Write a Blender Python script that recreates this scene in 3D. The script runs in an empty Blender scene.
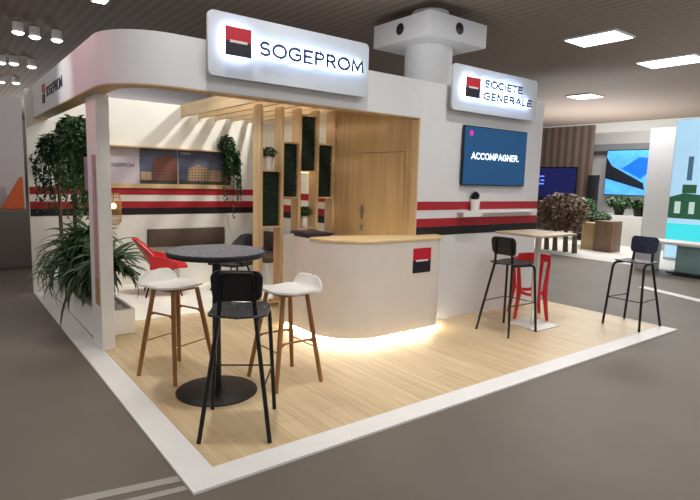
import bpy, bmesh, math, random
from mathutils import Vector, Matrix, noise
random.seed(7)
C = bpy.context.scene.collection
PI = math.pi

# ------------------------------------------------------------------ materials
MATS = {}
def srgb(c):
    return tuple(((x/255)/12.92 if x/255 <= 0.04045 else ((x/255+0.055)/1.055)**2.4) for x in c) + (1.0,)
def mat(name, col, rough=0.5, metal=0.0, emit=None, es=0.0, var=0.0, scale=8.0, stretch=(1,1,1), bump=0.0, spec=0.5, trans=0.0, coat=0.0):
    m = bpy.data.materials.new(name); m.use_nodes = True
    nt = m.node_tree; b = nt.nodes['Principled BSDF']
    c = srgb(col)
    b.inputs['Base Color'].default_value = c
    b.inputs['Roughness'].default_value = rough
    b.inputs['Metallic'].default_value = metal
    b.inputs['Specular IOR Level'].default_value = spec
    b.inputs['Coat Weight'].default_value = coat
    if emit:
        b.inputs['Emission Color'].default_value = srgb(emit); b.inputs['Emission Strength'].default_value = es
    if trans: b.inputs['Transmission Weight'].default_value = trans
    tc = nt.nodes.new('ShaderNodeTexCoord'); mp = nt.nodes.new('ShaderNodeMapping')
    mp.inputs['Scale'].default_value = stretch
    nt.links.new(tc.outputs['Object'], mp.inputs['Vector'])
    no = nt.nodes.new('ShaderNodeTexNoise'); no.inputs['Scale'].default_value = scale; no.inputs['Detail'].default_value = 4
    nt.links.new(mp.outputs['Vector'], no.inputs['Vector'])
    v = max(var, 0.015)
    rp = nt.nodes.new('ShaderNodeValToRGB')
    rp.color_ramp.elements[0].position = 0.3; rp.color_ramp.elements[1].position = 0.7
    rp.color_ramp.elements[0].color = tuple(x*(1-v) for x in c[:3])+(1,)
    rp.color_ramp.elements[1].color = tuple(min(1, x*(1+v)) for x in c[:3])+(1,)
    nt.links.new(no.outputs['Fac'], rp.inputs['Fac']); nt.links.new(rp.outputs['Color'], b.inputs['Base Color'])
    if bump:
        bp = nt.nodes.new('ShaderNodeBump'); bp.inputs['Strength'].default_value = bump; bp.inputs['Distance'].default_value = 0.01
        nt.links.new(no.outputs['Fac'], bp.inputs['Height']); nt.links.new(bp.outputs['Normal'], b.inputs['Normal'])
    MATS[name] = m
    return m

def wood(name, a, b_, axis='z', sc=1.0, rough=0.45):
    m = mat(name, a, rough)
    nt = m.node_tree; b = nt.nodes['Principled BSDF']
    st = {'x': (0.6, 14, 14), 'y': (14, 0.6, 14), 'z': (14, 14, 0.6)}[axis]
    for n in nt.nodes:
        if n.type == 'MAPPING': n.inputs['Scale'].default_value = st
        if n.type == 'TEX_NOISE': n.inputs['Scale'].default_value = 1.6*sc; n.inputs['Detail'].default_value = 6
        if n.type == 'VALTORGB':
            n.color_ramp.elements[0].color = srgb(a); n.color_ramp.elements[1].color = srgb(b_)
            n.color_ramp.elements[0].position = .35; n.color_ramp.elements[1].position = .65
    return m

def brick_mat(name, a, b_, mort, w, h, rot, msize=0.004, rough=0.4, grain=True, coat=0.0):
    m = mat(name, a, rough, coat=coat)
    nt = m.node_tree; b = nt.nodes['Principled BSDF']
    tc = nt.nodes.new('ShaderNodeTexCoord'); mp = nt.nodes.new('ShaderNodeMapping'); mp.inputs['Rotation'].default_value = (0, 0, rot)
    nt.links.new(tc.outputs['Object'], mp.inputs['Vector'])
    br = nt.nodes.new('ShaderNodeTexBrick'); br.inputs['Scale'].default_value = 1
    br.inputs['Color1'].default_value = srgb(a); br.inputs['Color2'].default_value = srgb(b_); br.inputs['Mortar'].default_value = srgb(mort)
    br.inputs['Mortar Size'].default_value = msize; br.inputs['Brick Width'].default_value = w; br.inputs['Row Height'].default_value = h
    br.offset = 0.37
    nt.links.new(mp.outputs['Vector'], br.inputs['Vector'])
    out = br.outputs['Color']
    if grain:
        n2 = nt.nodes.new('ShaderNodeTexNoise'); n2.inputs['Scale'].default_value = 1.5; n2.inputs['Detail'].default_value = 6
        mp2 = nt.nodes.new('ShaderNodeMapping'); mp2.inputs['Scale'].default_value = (14, 0.8, 1)
        nt.links.new(tc.outputs['Object'], mp2.inputs['Vector']); nt.links.new(mp2.outputs['Vector'], n2.inputs['Vector'])
        mx = nt.nodes.new('ShaderNodeMix'); mx.data_type = 'RGBA'; mx.blend_type = 'MULTIPLY'; mx.inputs['Factor'].default_value = 1
        r2 = nt.nodes.new('ShaderNodeValToRGB'); r2.color_ramp.elements[0].color = (.80, .77, .72, 1); r2.color_ramp.elements[1].color = (1, 1, 1, 1)
        r2.color_ramp.elements[0].position = .3; r2.color_ramp.elements[1].position = .62
        nt.links.new(n2.outputs['Fac'], r2.inputs['Fac'])
        nt.links.new(out, mx.inputs[6]); nt.links.new(r2.outputs['Color'], mx.inputs[7]); out = mx.outputs[2]
    nt.links.new(out, b.inputs['Base Color'])
    return m

def stripe_mat(name, a, b_, period, axis=0, rough=0.6, duty=0.5):
    m = mat(name, a, rough); nt = m.node_tree; b = nt.nodes['Principled BSDF']
    tc = nt.nodes.new('ShaderNodeTexCoord'); sx = nt.nodes.new('ShaderNodeSeparateXYZ'); nt.links.new(tc.outputs['Object'], sx.inputs[0])
    dv = nt.nodes.new('ShaderNodeMath'); dv.operation = 'MULTIPLY'; dv.inputs[1].default_value = 1/period
    nt.links.new(sx.outputs[axis], dv.inputs[0])
    fr = nt.nodes.new('ShaderNodeMath'); fr.operation = 'FRACT'; nt.links.new(dv.outputs[0], fr.inputs[0])
    rp = nt.nodes.new('ShaderNodeValToRGB'); e = rp.color_ramp.elements
    e[0].position = duty-.12; e[0].color = srgb(a); e[1].position = duty+.12; e[1].color = srgb(b_)
    nt.links.new(fr.outputs[0], rp.inputs['Fac']); nt.links.new(rp.outputs['Color'], b.inputs['Base Color'])
    return m

def speckle(name, dark, light, scale, thr=.62, rough=.5):
    m = mat(name, dark, rough); nt = m.node_tree
    for n in nt.nodes:
        if n.type == 'TEX_NOISE': n.inputs['Scale'].default_value = scale; n.inputs['Detail'].default_value = 2
        if n.type == 'VALTORGB':
            n.color_ramp.elements[0].color = srgb(dark); n.color_ramp.elements[1].color = srgb(light)
            n.color_ramp.elements[0].position = thr-.1; n.color_ramp.elements[1].position = thr+.1
    return m

white = mat('white_paint', (226, 224, 220), .55, var=.02)
wallw = mat('wall_white', (228, 226, 218), .65, var=.015, scale=3)
fascw = mat('fascia_white', (216, 217, 219), .5, var=.01)
cntw = mat('counter_white', (216, 209, 200), .5, var=.01)
kerb = mat('kerb_white', (232, 231, 229), .5, var=.03, scale=5)
oak = wood('oak_vertical', (200, 168, 124), (216, 188, 146), 'z')
oakw = wood('oak_wall', (178, 148, 104), (194, 166, 122), 'z', 1.2)
oaky = wood('oak_beam', (206, 178, 136), (220, 194, 154), 'y')
oakx = wood('oak_strip', (206, 178, 132), (216, 190, 146), 'x')
oakp = wood('oak_plane', (214, 184, 134), (226, 200, 152), 'x')
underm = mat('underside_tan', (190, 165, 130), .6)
legw = wood('walnut_leg', (134, 88, 42), (158, 108, 56), 'z')
floorw = brick_mat('laminate', (212, 188, 148), (220, 198, 160), (188, 164, 126), 1.3, 0.195, PI/2, .003, .42, coat=.0)
rugw = mat('white_vinyl', (228, 224, 214), .6, var=.02)
concrete = mat('concrete', (106, 97, 87), .6, var=.10, scale=1.2, bump=.02)
red = mat('red_stripe', (164, 24, 38), .5)
black = mat('black_stripe', (14, 13, 20), .45)
blackm = mat('black_metal', (18, 18, 20), .42, .3)
blackp = mat('black_plastic', (20, 20, 24), .45)
speck = speckle('speckled_black', (24, 24, 28), (128, 128, 134), 60, .62, .55)
granite = speckle('granite_top', (78, 78, 84), (132, 132, 140), 45, .52, .5)
bluesp = speckle('navy_speckled', (24, 28, 52), (48, 52, 82), 40, .6, .4)
shellw = mat('shell_white', (232, 230, 224), .4)
redp = mat('red_plastic', (196, 18, 30), .38)
brownf = mat('brown_upholstery', (84, 68, 58), .85, var=.12, scale=60)
moss = mat('moss', (16, 36, 24), .9, var=.6, scale=22, bump=1.0)
leafd = mat('leaf_dark', (36, 66, 34), .5, var=.35, scale=6)
leafm = mat('leaf_mid', (52, 88, 42), .5, var=.35, scale=6)
leafs = mat('leaf_strap', (40, 70, 32), .45, var=.4, scale=5)
bark = mat('bark', (92, 74, 56), .9, var=.3, scale=12, bump=.5)
pebble = mat('pebble', (196, 188, 178), .7, var=.25, scale=14)
potw = mat('pot_white', (236, 234, 230), .35)
steel = mat('steel', (150, 150, 152), .3, .9)
navy = mat('sign_navy', (30, 34, 74), .4)
signred = mat('sign_red', (190, 16, 44), .4)
signblk = mat('sign_black', (16, 14, 30), .4)
dashw = mat('dash_white', (225, 215, 215), .5)
signb = mat('sign_board', (196, 202, 208), .4)
glow = mat('led_white', (255, 255, 255), .5, emit=(205, 222, 255), es=11)
warmled = mat('led_warm', (255, 255, 255), .5, emit=(255, 238, 204), es=150)
stepw = mat('pinkish_board', (196, 150, 156), .4, var=.2, scale=5)
tanb = mat('tan_board', (168, 128, 92), .6)
rattan = mat('rattan', (190, 150, 96), .6)
bulb = mat('bulb', (255, 230, 180), .5, emit=(255, 214, 150), es=4)
screenb = mat('bezel', (10, 10, 14), .25)
laptopm = mat('laptop', (34, 26, 38), .4)
gray = mat('column_white', (196, 196, 198), .6, var=.02)
ceilm = stripe_mat('ceiling_slats', (120, 105, 94), (106, 92, 83), .24, 0, .8)
fixture = mat('lamp_panel', (255, 255, 255), .5, emit=(255, 248, 236), es=4.5)

# ------------------------------------------------------------------ mesh helper
class MB:
    def __init__(s): s.bm = bmesh.new()
    def box(s, x0, x1, y0, y1, z0, z1, bev=0, seg=2, M=None):
        b = bmesh.new()
        bmesh.ops.create_cube(b, size=1)
        bmesh.ops.scale(b, vec=(x1-x0, y1-y0, z1-z0), verts=b.verts)
        bmesh.ops.translate(b, vec=((x0+x1)/2, (y0+y1)/2, (z0+z1)/2), verts=b.verts)
        if bev: bmesh.ops.bevel(b, geom=b.edges[:]+b.verts[:], offset=bev, segments=seg, profile=.5, affect='EDGES')
        if M: b.transform(M)
        s.add(b); return s
    def add(s, b):
        me = bpy.data.meshes.new('tmp'); b.to_mesh(me); b.free(); s.bm.from_mesh(me); bpy.data.meshes.remove(me)
    def tube(s, pts, r, n=10, caps=True, closed=False):
        pts = [Vector(p) for p in pts]; N = len(pts)
        rr = r if isinstance(r, (list, tuple)) else [r]*N
        rings = []; up = None
        for i, p in enumerate(pts):
            if closed: t = pts[(i+1) % N]-pts[i-1]
            else: t = pts[min(i+1, N-1)]-pts[max(i-1, 0)]
            t.normalize()
            if up is None:
                up = Vector((0, 0, 1)) if abs(t.z) < .9 else Vector((1, 0, 0))
            a = (up - t*up.dot(t)).normalized(); up = a; b = t.cross(a)
            rings.append([s.bm.verts.new(p + (a*math.cos(2*PI*k/n)+b*math.sin(2*PI*k/n))*rr[i]) for k in range(n)])
        for i in range(N if closed else N-1):
            A = rings[i]; B = rings[(i+1) % N]
            for k in range(n): s.bm.faces.new((A[k], A[(k+1) % n], B[(k+1) % n], B[k]))
        if caps and not closed:
            s.bm.faces.new(rings[0][::-1]); s.bm.faces.new(rings[-1])
        return s
    def lathe(s, prof, c=(0, 0, 0), n=32):
        rings = []
        for (r, z) in prof:
            if r < 1e-5: rings.append([s.bm.verts.new((c[0], c[1], c[2]+z))])
            else: rings.append([s.bm.verts.new((c[0]+r*math.cos(2*PI*k/n), c[1]+r*math.sin(2*PI*k/n), c[2]+z)) for k in range(n)])
        for A, B in zip(rings, rings[1:]):
            for k in range(n):
                a = [A[0]] if len(A) == 1 else [A[k], A[(k+1) % n]]
                b = [B[0]] if len(B) == 1 else [B[(k+1) % n], B[k]]
                if len(a)+len(b) > 2: s.bm.faces.new(a+b)
        return s
    def prism(s, pts, z0, z1, M=None):
        b = bmesh.new()
        lo = [b.verts.new((x, y, z0)) for x, y in pts]; hi = [b.verts.new((x, y, z1)) for x, y in pts]
        n = len(pts)
        b.faces.new(lo[::-1]); b.faces.new(hi)
        for i in range(n): b.faces.new((lo[i], lo[(i+1) % n], hi[(i+1) % n], hi[i]))
        if M: b.transform(M)
        s.add(b); return s
    def ribbon(s, outer, inner, z0, z1):
        """wall following two matching open polylines"""
        pts = list(outer)+list(reversed(inner))
        n = len(outer)
        def row(P, z): return [s.bm.verts.new((x, y, z)) for x, y in P]
        a, b, c, d = row(outer, z0), row(outer, z1), row(inner, z0), row(inner, z1)
        for i in range(n-1):
            s.bm.faces.new((a[i], a[i+1], b[i+1], b[i])); s.bm.faces.new((c[i+1], c[i], d[i], d[i+1]))
            s.bm.faces.new((b[i], b[i+1], d[i+1], d[i])); s.bm.faces.new((a[i+1], a[i], c[i], c[i+1]))
        s.bm.faces.new((a[0], b[0], d[0], c[0])); s.bm.faces.new((a[-1], c[-1], d[-1], b[-1]))
        return s
    def poly(s, pts):
        s.bm.faces.new([s.bm.verts.new(p) for p in pts]); return s
    def build(s, name, m, parent=None, smooth=40, bevel=0):
        bm = s.bm
        bmesh.ops.recalc_face_normals(bm, faces=bm.faces) if bm.faces and not getattr(s, 'raw', 0) else None
        if parent:
            p = parent
            while p.parent: p = p.parent
            bm.transform(p.matrix_basis.inverted())
        me = bpy.data.meshes.new(name); bm.to_mesh(me); bm.free()
        for f in me.polygons: f.use_smooth = True
        me.set_sharp_from_angle(angle=math.radians(smooth))
        me.materials.append(m)
        o = bpy.data.objects.new(name, me); C.objects.link(o)
        if parent: o.parent = parent
        if bevel:
            md = o.modifiers.new('bevel', 'BEVEL'); md.width = bevel; md.segments = 2
        return o

def tag(o, label=None, cat=None, group=None, kind=None):
    if label: o['label'] = label
    if cat: o['category'] = cat
    if group: o['group'] = group
    if kind: o['kind'] = kind
    return o
def thing(name, label, cat, loc=(0, 0, 0), rz=0, group=None, kind=None):
    o = bpy.data.objects.new(name, None); C.objects.link(o); o.location = loc; o.rotation_euler = (0, 0, rz)
    o.empty_display_size = .1
    return tag(o, label, cat, group, kind)
def struct(name, mb, m, label=None, **k):
    o = mb.build(name, m, **k); o['kind'] = 'structure'
    if label: o['label'] = label
    return o
def dup(root, loc, rz, label=None, group=None):
    r = root.copy(); C.objects.link(r); r.location = loc; r.rotation_euler = (0, 0, rz)
    if label: r['label'] = label
    if group: r['group'] = group
    for ch in list(root.children):
        c = ch.copy(); C.objects.link(c); c.parent = r
        for g in list(ch.children):
            d = g.copy(); C.objects.link(d); d.parent = c
    return r
def arc(cx, cy, r, a0, a1, n=10):
    return [(cx+r*math.cos(math.radians(a0+(a1-a0)*i/n)), cy+r*math.sin(math.radians(a0+(a1-a0)*i/n))) for i in range(n+1)]
def rrect(x0, x1, z0, z1, r, n=6):
    return arc(x0+r, z0+r, r, 180, 270, n)+arc(x1-r, z0+r, r, 270, 360, n)+arc(x1-r, z1-r, r, 0, 90, n)+arc(x0+r, z1-r, r, 90, 180, n)
def XZ(y):      # prism made in xy/z -> xz plane, extruded toward -y from y
    return Matrix(((1, 0, 0, 0), (0, 0, -1, y), (0, 1, 0, 0), (0, 0, 0, 1)))
def fillet(pts, r, n=5):
    """round the corners of a 3d polyline"""
    pts = [Vector(p) for p in pts]; out = [pts[0]]
    for i in range(1, len(pts)-1):
        a = (pts[i-1]-pts[i]); b = (pts[i+1]-pts[i]); q = min(r, a.length*.45, b.length*.45)
        A = pts[i]+a.normalized()*q; B = pts[i]+b.normalized()*q
        for k in range(n+1):
            t = k/n; out.append(A*(1-t)**2+pts[i]*2*t*(1-t)+B*t*t)
    out.append(pts[-1]); return out

def ell(cx, cy, rx, ry, a0, a1, n=16):
    return [(cx+rx*math.cos(math.radians(a0+(a1-a0)*i/n)), cy+ry*math.sin(math.radians(a0+(a1-a0)*i/n))) for i in range(n+1)]
GLY = {
 'S': (.62, [ell(.31, .745, .25, .255, 35, 270, 14)[:-1]+ell(.31, .255, .27, .255, 90, -145, 14)]),
 'O': (.86, [ell(.43, .5, .41, .5, 90, 450, 28)]),
 'G': (.82, [ell(.43, .5, .41, .5, 48, 318, 24)+[(.76, .16), (.76, .48), (.46, .48)]]),
 'C': (.76, [ell(.43, .5, .41, .5, 48, 312, 24)]),
 'E': (.6, [[(.56, 1), (.06, 1), (.06, 0), (.56, 0)], [(.06, .52), (.5, .52)]]),
 'P': (.64, [[(.06, 0), (.06, 1), (.34, 1)]+ell(.34, .74, .24, .26, 90, -90, 12)+[(.06, .48)]]),
 'R': (.68, [[(.06, 0), (.06, 1), (.34, 1)]+ell(.34, .74, .24, .26, 90, -90, 12)+[(.06, .48)], [(.36, .48), (.62, 0)]]),
 'M': (.9, [[(.05, 0), (.1, 1), (.44, .2), (.78, 1), (.84, 0)]]),
 'I': (.14, [[(.07, 0), (.07, 1)]]),
 'T': (.66, [[(0, 1), (.66, 1)], [(.33, 1), (.33, 0)]]),
 'N': (.74, [[(.06, 0), (.06, 1), (.68, 0), (.68, 1)]]),
 'A': (.78, [[(.02, 0), (.39, 1), (.76, 0)], [(.15, .32), (.63, .32)]]),
 'L': (.56, [[(.06, 1), (.06, 0), (.54, 0)]]),
 '.': (.16, [[(.08, 0), (.08, .08)]]),
}
def text_mb(body, x0, x1, z0, z1, y, depth, sw=.012, gap=.17):
    """stroke lettering filling the rectangle; faces -y, its back at y"""
    adv = []; X = 0
    for ch in body:
        adv.append(X); X += GLY[ch][0]+gap
    tot = X-gap; sx = (x1-x0-sw)/tot; sz = z1-z0-sw; mb = MB(); h = sw/2
    for ci, (ch, ax) in enumerate(zip(body, adv)):
        for si, st in enumerate(GLY[ch][1]):
            P = [Vector((x0+h+(ax+u)*sx, z0+h+w*sz)) for u, w in st]
            d0 = (P[1]-P[0]).normalized(); d1 = (P[-1]-P[-2]).normalized()
            closed = (P[0]-P[-1]).length < 1e-5
            if not closed: P[0] = P[0]-d0*h*.8; P[-1] = P[-1]+d1*h*.8
            L = []; Rr = []
            for i, p in enumerate(P):
                a = (P[i]-P[i-1]).normalized() if i else (d1 if closed else d0)
                b = (P[i+1]-P[i]).normalized() if i < len(P)-1 else (d0 if closed else d1)
                na = Vector((-a.y, a.x)); nb = Vector((-b.y, b.x)); m = na+nb
                m = m.normalized() if m.length > 1e-6 else na
                k = min(2.2, 1/max(.35, m.dot(na))); L.append(p+m*h*k); Rr.append(p-m*h*k)
            e = (si % 3)*.0004
            mb.ribbon([(p.x, p.y) for p in L], [(p.x, p.y) for p in Rr], 10, 11)
            bmv = mb.bm.verts; bmv.ensure_lookup_table()
            for v in bmv:
                if v.co.z > 5: v.co = (v.co.x, y-(v.co.z-10)*(depth+e), v.co.y-1000)
    for v in mb.bm.verts:
        v.co.z += 1000
    return mb

# ------------------------------------------------------------------ hall shell
HZ = -0.015
H = 5.35
struct('floor', MB().box(-14, 34, -14, 46, HZ-.1, HZ), concrete, 'grey brown concrete hall floor')
struct('ceiling', MB().box(-14, 34, -14, 46, H, H+.1), ceilm, 'dark slatted metal hall ceiling')
struct('wall_right', MB().box(30, 30.2, -14, 40, HZ, H), mat('far_wall', (176, 176, 170), .8), 'pale far wall of the hall')
struct('wall_back', MB().box(-14, 34, 44, 44.2, HZ, H), mat('far_wall_left', (120, 116, 112), .8), 'grey far wall of the hall')

# ------------------------------------------------------------------ stand platform
W = 6.08; A = .19; D = 6.0
struct('platform', MB().box(A, W, A, D, HZ, 0), floorw, 'pale wood laminate deck of the stand')
k = MB(); k.prism([(0, 0), (W, 0), (W, A), (A, A), (A, D), (0, D)], HZ, .001)
struct('trim_1', k, kerb, 'white edging strip around the stand platform')
tag(MB().box(.62, 3.395, 3.68, 5.9, .0, .006).build('floor_covering', rugw), 'white floor covering in the lounge area behind the round table', 'rug')

# ------------------------------------------------------------------ stand walls
struct('wall_lounge', MB().box(0, 3.4, 5.94, 6.02, HZ, 2.785), wallw, 'white back wall of the stand lounge')
struct('wall_front', MB().box(3.41, 5.79, 1.872, 1.97, 0.001, 2.83), fascw, 'white front wall carrying the screen')
DY0, DY1, DZ = 2.11, 2.935, 2.04
struct('wall_side', MB().box(3.41, 3.47, 1.971, DY0-.006, 0.001, 2.785).box(3.41, 3.47, DY1+.006, 3.70, 0.001, 2.785).box(3.41, 3.47, DY0-.006, DY1+.006, DZ+.006, 2.785), oakw, 'oak clad side wall of the store room')
struct('wall_lounge', MB().box(3.41, 3.47, 3.701, 5.94, 0.001, 2.785), wallw, 'white side wall of the lounge behind the divider')
struct('trim_5', MB().box(3.425, 3.47, DY0-.0055, DY1+.0055, 0.002, DZ+.0055), mat('door_gap', (52, 38, 26), .8), 'dark gap around the flush oak door')
dr = struct('door_1', MB().box(3.409, 3.4245, DY0, DY1, .004, DZ), oakw, 'flush oak door in the side wall behind the counter')
m_ = MB().box(3.400, 3.4088, 2.865, 2.905, 1.20, 1.37, .003)
m_.tube([(3.40, 2.885, 1.30), (3.36, 2.885, 1.30), (3.355, 2.87, 1.30), (3.355, 2.77, 1.295)], .009, 10)
hd = m_.build('door_handle', steel, dr)
MB().box(3.402, 3.4088, 2.868, 2.902, 1.04, 1.12, .003).build('lock_plate', steel, dr)
struct('wall_store', MB().box(5.71, 5.79, 1.971, 6.02, 0.001, 2.785).box(3.47, 5.71, 5.94, 6.02, .001, 2.785), wallw, 'white outer walls of the store room')
# oak jamb at the front-wall end
struct('trim_2', MB().box(3.385, 3.409, 1.872, 1.97, 0.001, 2.40), oak, 'oak edge of the front wall beside the counter')

# stripes on the walls
def stripes(name, x0, x1, yf, d, zt, label):
    t = thing(name, label, 'wall stripes', ((x0+x1)/2, yf, zt-.4))
    h = .1
    MB().box(x0, x1, yf-d, yf, zt-h, zt).build('red_band', red, t)
    MB().box(x0, x1, yf-d, yf, zt-.3, zt-.2).build('red_band', red, t)
    MB().box(x0, x1, yf-d, yf, zt-.405, zt-.301).build('black_band', black, t)
stripes('wall_stripes', 3.413, 5.785, 1.871, .003, 1.466, 'red, white and black stripes across the front wall beneath the screen')
t = thing('wall_stripes', 'red and black stripes on the lounge side wall, seen through the divider', 'wall stripes', (3.4, 4.8, 1.07))
for n_, m_, a_, b_ in (('red_band', red, 1.366, 1.466), ('red_band', red, 1.166, 1.266), ('black_band', black, 1.061, 1.1655)):
    MB().box(3.406, 3.4095, 3.71, 5.93, a_, b_).build(n_, m_, t)
stripes('wall_stripes', .0, 3.395, 5.939, .003, 1.475, 'red and black stripes across the back wall above the bench')

# fascia: L shape with a rounded corner
R = .5
FY = 1.872
outer = [(.09, 5.935), (.09, FY+R)] + arc(.09+R, FY+R, R, 180, 270, 14)[1:] + [(3.409, FY)]
T = .17
inner = [(.09+T, 5.935), (.09+T, FY+R)] + arc(.09+R, FY+R, R-T, 180, 270, 14)[1:] + [(3.409, FY+T)]
fz0, fz1 = 2.405, 2.83
fas = struct('trim_3', MB().ribbon(outer, inner, fz0+.012, fz1), fascw, 'white overhead fascia with a rounded corner')
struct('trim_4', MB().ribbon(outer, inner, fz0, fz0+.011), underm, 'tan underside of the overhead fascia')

# post
t = thing('support_post', 'white square post under the left end of the overhead fascia', 'post', (.23, 2.95, 0))
MB().box(.172, .29, 2.75, 3.14, .001, 2.404, .002, 1).build('post', white, t)
tag(MB().box(.158, .171, 2.80, 2.90, .70, 1.86).build('board', stepw, t), 'narrow pinkish board on the post side')
tag(MB().box(.156, .171, 2.80, 2.90, .44, .699).build('board_foot', tanb, t), 'tan lower end of the board')
tag(MB().box(.19, .21, 3.141, 3.38, 1.52, 1.85).build('rear_panel', mat('lilac_panel', (150, 112, 138), .4, var=.2), t), 'small lilac panel behind the post')

# ------------------------------------------------------------------ roof beams
bx = [2.13, 2.41, 2.69, 2.97, 3.25]
lab = ['outermost oak roof beam, next to the open ceiling gap', 'second oak roof beam from the open ceiling gap', 'middle one of the five oak roof beams over the divider',
       'second oak roof beam from the oak side wall', 'oak roof beam closest to the oak side wall']
for i, x in enumerate(bx):
    tag(MB().box(x, x+.045, 2.005, 5.938, 2.602, 2.79, .002, 1).build('roof_beam', oaky), lab[i], 'beam', 'oak roof beams over the lounge')

# ------------------------------------------------------------------ oak divider with moss
t = thing('room_divider', 'open oak room divider with vertical boards and dark moss panels', 'room divider', (2.8, 3.5, 0))
xs = [2.235, 2.54, 2.805, 3.085, 3.36]
for x in xs:
    MB().box(x, x+.045, 3.5, 3.68, .007, 2.6, .002, 1).build('upright', oak, t)
def bay(i): return xs[i]+.0455, xs[i+1]-.0005
mz = [(1.07, 1.77), (1.45, 2.14), (1.80, 2.51), (1.45, 2.15)]
mp_ = []
for i, (a, b) in enumerate(mz):
    x0, x1 = bay(i)
    bm_ = bmesh.new(); bmesh.ops.create_grid(bm_, x_segments=22, y_segments=60, size=.5)
    for v in bm_.verts:
        px, pz = x0+.006+(v.co.x+.5)*(x1-x0-.012), a+.006+(v.co.y+.5)*(b-a-.012)
        q = Vector((px*26, pz*26, i*7)); e = noise.noise(q)*.016+noise.noise(q*2.7)*.010
        v.co = (px, 3.545-e, pz)
    m_ = MB(); m_.add(bm_)
    m_.box(x0+.002, x1-.002, 3.56, 3.62, a+.002, b-.002)
    m_.build('moss_panel', moss, t)
    # oak shelves above and below each panel
    MB().box(x0, x1, 3.505, 3.675, b, b+.02).build('shelf', oak, t)
    MB().box(x0, x1, 3.505, 3.675, a-.02, a).build('shelf', oak, t)
x0, x1 = bay(2)
MB().box(x0, x1, 3.505, 3.675, 1.02, 1.04).build('shelf', oak, t)
x0, x1 = bay(0)
MB().box(xs[0]+.0455, xs[1]-.0005, 3.505, 3.675, .05, .07).build('shelf', oak, t)
tag(MB().box(2.90, 3.03, 3.6, 3.66, 1.771, 1.779).build('shelf_light', bulb, t), 'small warm light under the tallest moss panel')

# ------------------------------------------------------------------ foliage helpers
def leafs_cloud(mb, pts, size, droop=.3):
    for p in pts:
        p = Vector(p); s_ = size*random.uniform(.6, 1.25)
        a = random.uniform(0, 2*PI); el = random.uniform(-1.2, .5)
        d = Vector((math.cos(a)*math.cos(el), math.sin(a)*math.cos(el), math.sin(el)-droop)).normalized()
        w = d.cross(Vector((random.uniform(-.4, .4), random.uniform(-.4, .4), 1))).normalized()
        n = d.cross(w)
        b = mb.bm.verts
        v0 = b.new(p); v1 = b.new(p+d*s_*.4+w*s_*.38+n*s_*.08); v2 = b.new(p+d*s_); v3 = b.new(p+d*s_*.4-w*s_*.38+n*s_*.08); vm = b.new(p+d*s_*.45-n*s_*.05)
        mb.bm.faces.new((v0, v1, vm)); mb.bm.faces.new((v1, v2, vm)); mb.bm.faces.new((v2, v3, vm)); mb.bm.faces.new((v3, v0, vm))
def blob(c, r, n):
    out = []
    for _ in range(n):
        v = Vector((random.gauss(0, 1), random.gauss(0, 1), random.gauss(0, 1))).normalized()*random.uniform(.45, 1)**.6
        out.append((c[0]+v.x*r[0], c[1]+v.y*r[1], c[2]+v.z*r[2]))
    return out
def strand(p0, p1, n, wob=.06, start=0):
    out = []; ph = random.uniform(0, 6)
    for i in range(n):
        t_ = i/max(1, n-1)
        out.append((p0[0]+(p1[0]-p0[0])*t_+math.sin(t_*5+ph)*wob, p0[1]+(p1[1]-p0[1])*t_+math.cos(t_*4+ph)*wob, p0[2]+(p1[2]-p0[2])*t_**1.1))
    return out
def strap_leaves(mb, c, n, L, w, up=(.3, 1.3), az=(0, 2*PI), bend=1.5):
    for i in range(n):
        a = random.uniform(*az); e = random.uniform(*up); l = L*random.uniform(.6, 1.1); ww = w*random.uniform(.7, 1.2)
        p = Vector(c)+Vector((random.uniform(-.04, .04), random.uniform(-.04, .04), random.uniform(0, .12)))
        side = Vector((-math.sin(a), math.cos(a), 0)); prev = None; N = 9; bn = bend*random.uniform(.6, 1.4)
        for k_ in range(N+1):
            t_ = k_/N; el = e-bn*t_**1.3*1.5
            d = Vector((math.cos(a)*math.cos(el), math.sin(a)*math.cos(el), math.sin(el)))
            if k_: p = p+d*l/N
            hw = ww*max(.04, math.sin(PI*min(1, .12+t_*.88))**.7)*.5
            up_ = side.cross(d)
            cur = (mb.bm.verts.new(p-side*hw), mb.bm.verts.new(p-up_*hw*.5), mb.bm.verts.new(p+side*hw))
            if prev:
                mb.bm.faces.new((prev[0], prev[1], cur[1], cur[0])); mb.bm.faces.new((prev[1], prev[2], cur[2], cur[1]))
            prev = cur

# ------------------------------------------------------------------ planter
t = thing('planter_box', 'long white planter box along the left edge of the stand', 'planter', (.39, 4.6, 0))
p_ = MB()
px0, px1, py0, py1, ph = .2, .6, 3.2, 5.93, .27
w_ = .025
p_.box(px0, px1, py0, py0+w_, .007, ph).box(px0, px1, py1-w_, py1, .007, ph).box(px0, px0+w_, py0+w_, py1-w_, .007, ph).box(px1-w_, px1, py0+w_, py1-w_, .007, ph)
p_.box(px0+w_, px1-w_, py0+w_, py1-w_, .007, .215)
p_.build('trough', white, t)
pb = MB()
for _ in range(620):
    r_ = random.uniform(.014, .03)
    b_ = bmesh.new(); bmesh.ops.create_icosphere(b_, subdivisions=1, radius=r_)
    M_ = Matrix.Translation((random.uniform(px0+.055, px1-.055), random.triangular(py0+.055, py1-.06, py0), .215+r_*.55+random.uniform(0, .028))) @ Matrix.Rotation(random.uniform(0, 3), 4, 'Z') @ Matrix.Diagonal((1, random.uniform(.6, .9), .6, 1))
    b_.transform(M_); pb.add(b_)
o = pb.build('pebbles', pebble, None); tag(o, 'pale pebbles filling the white planter box', 'pebbles', kind='stuff')

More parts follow.
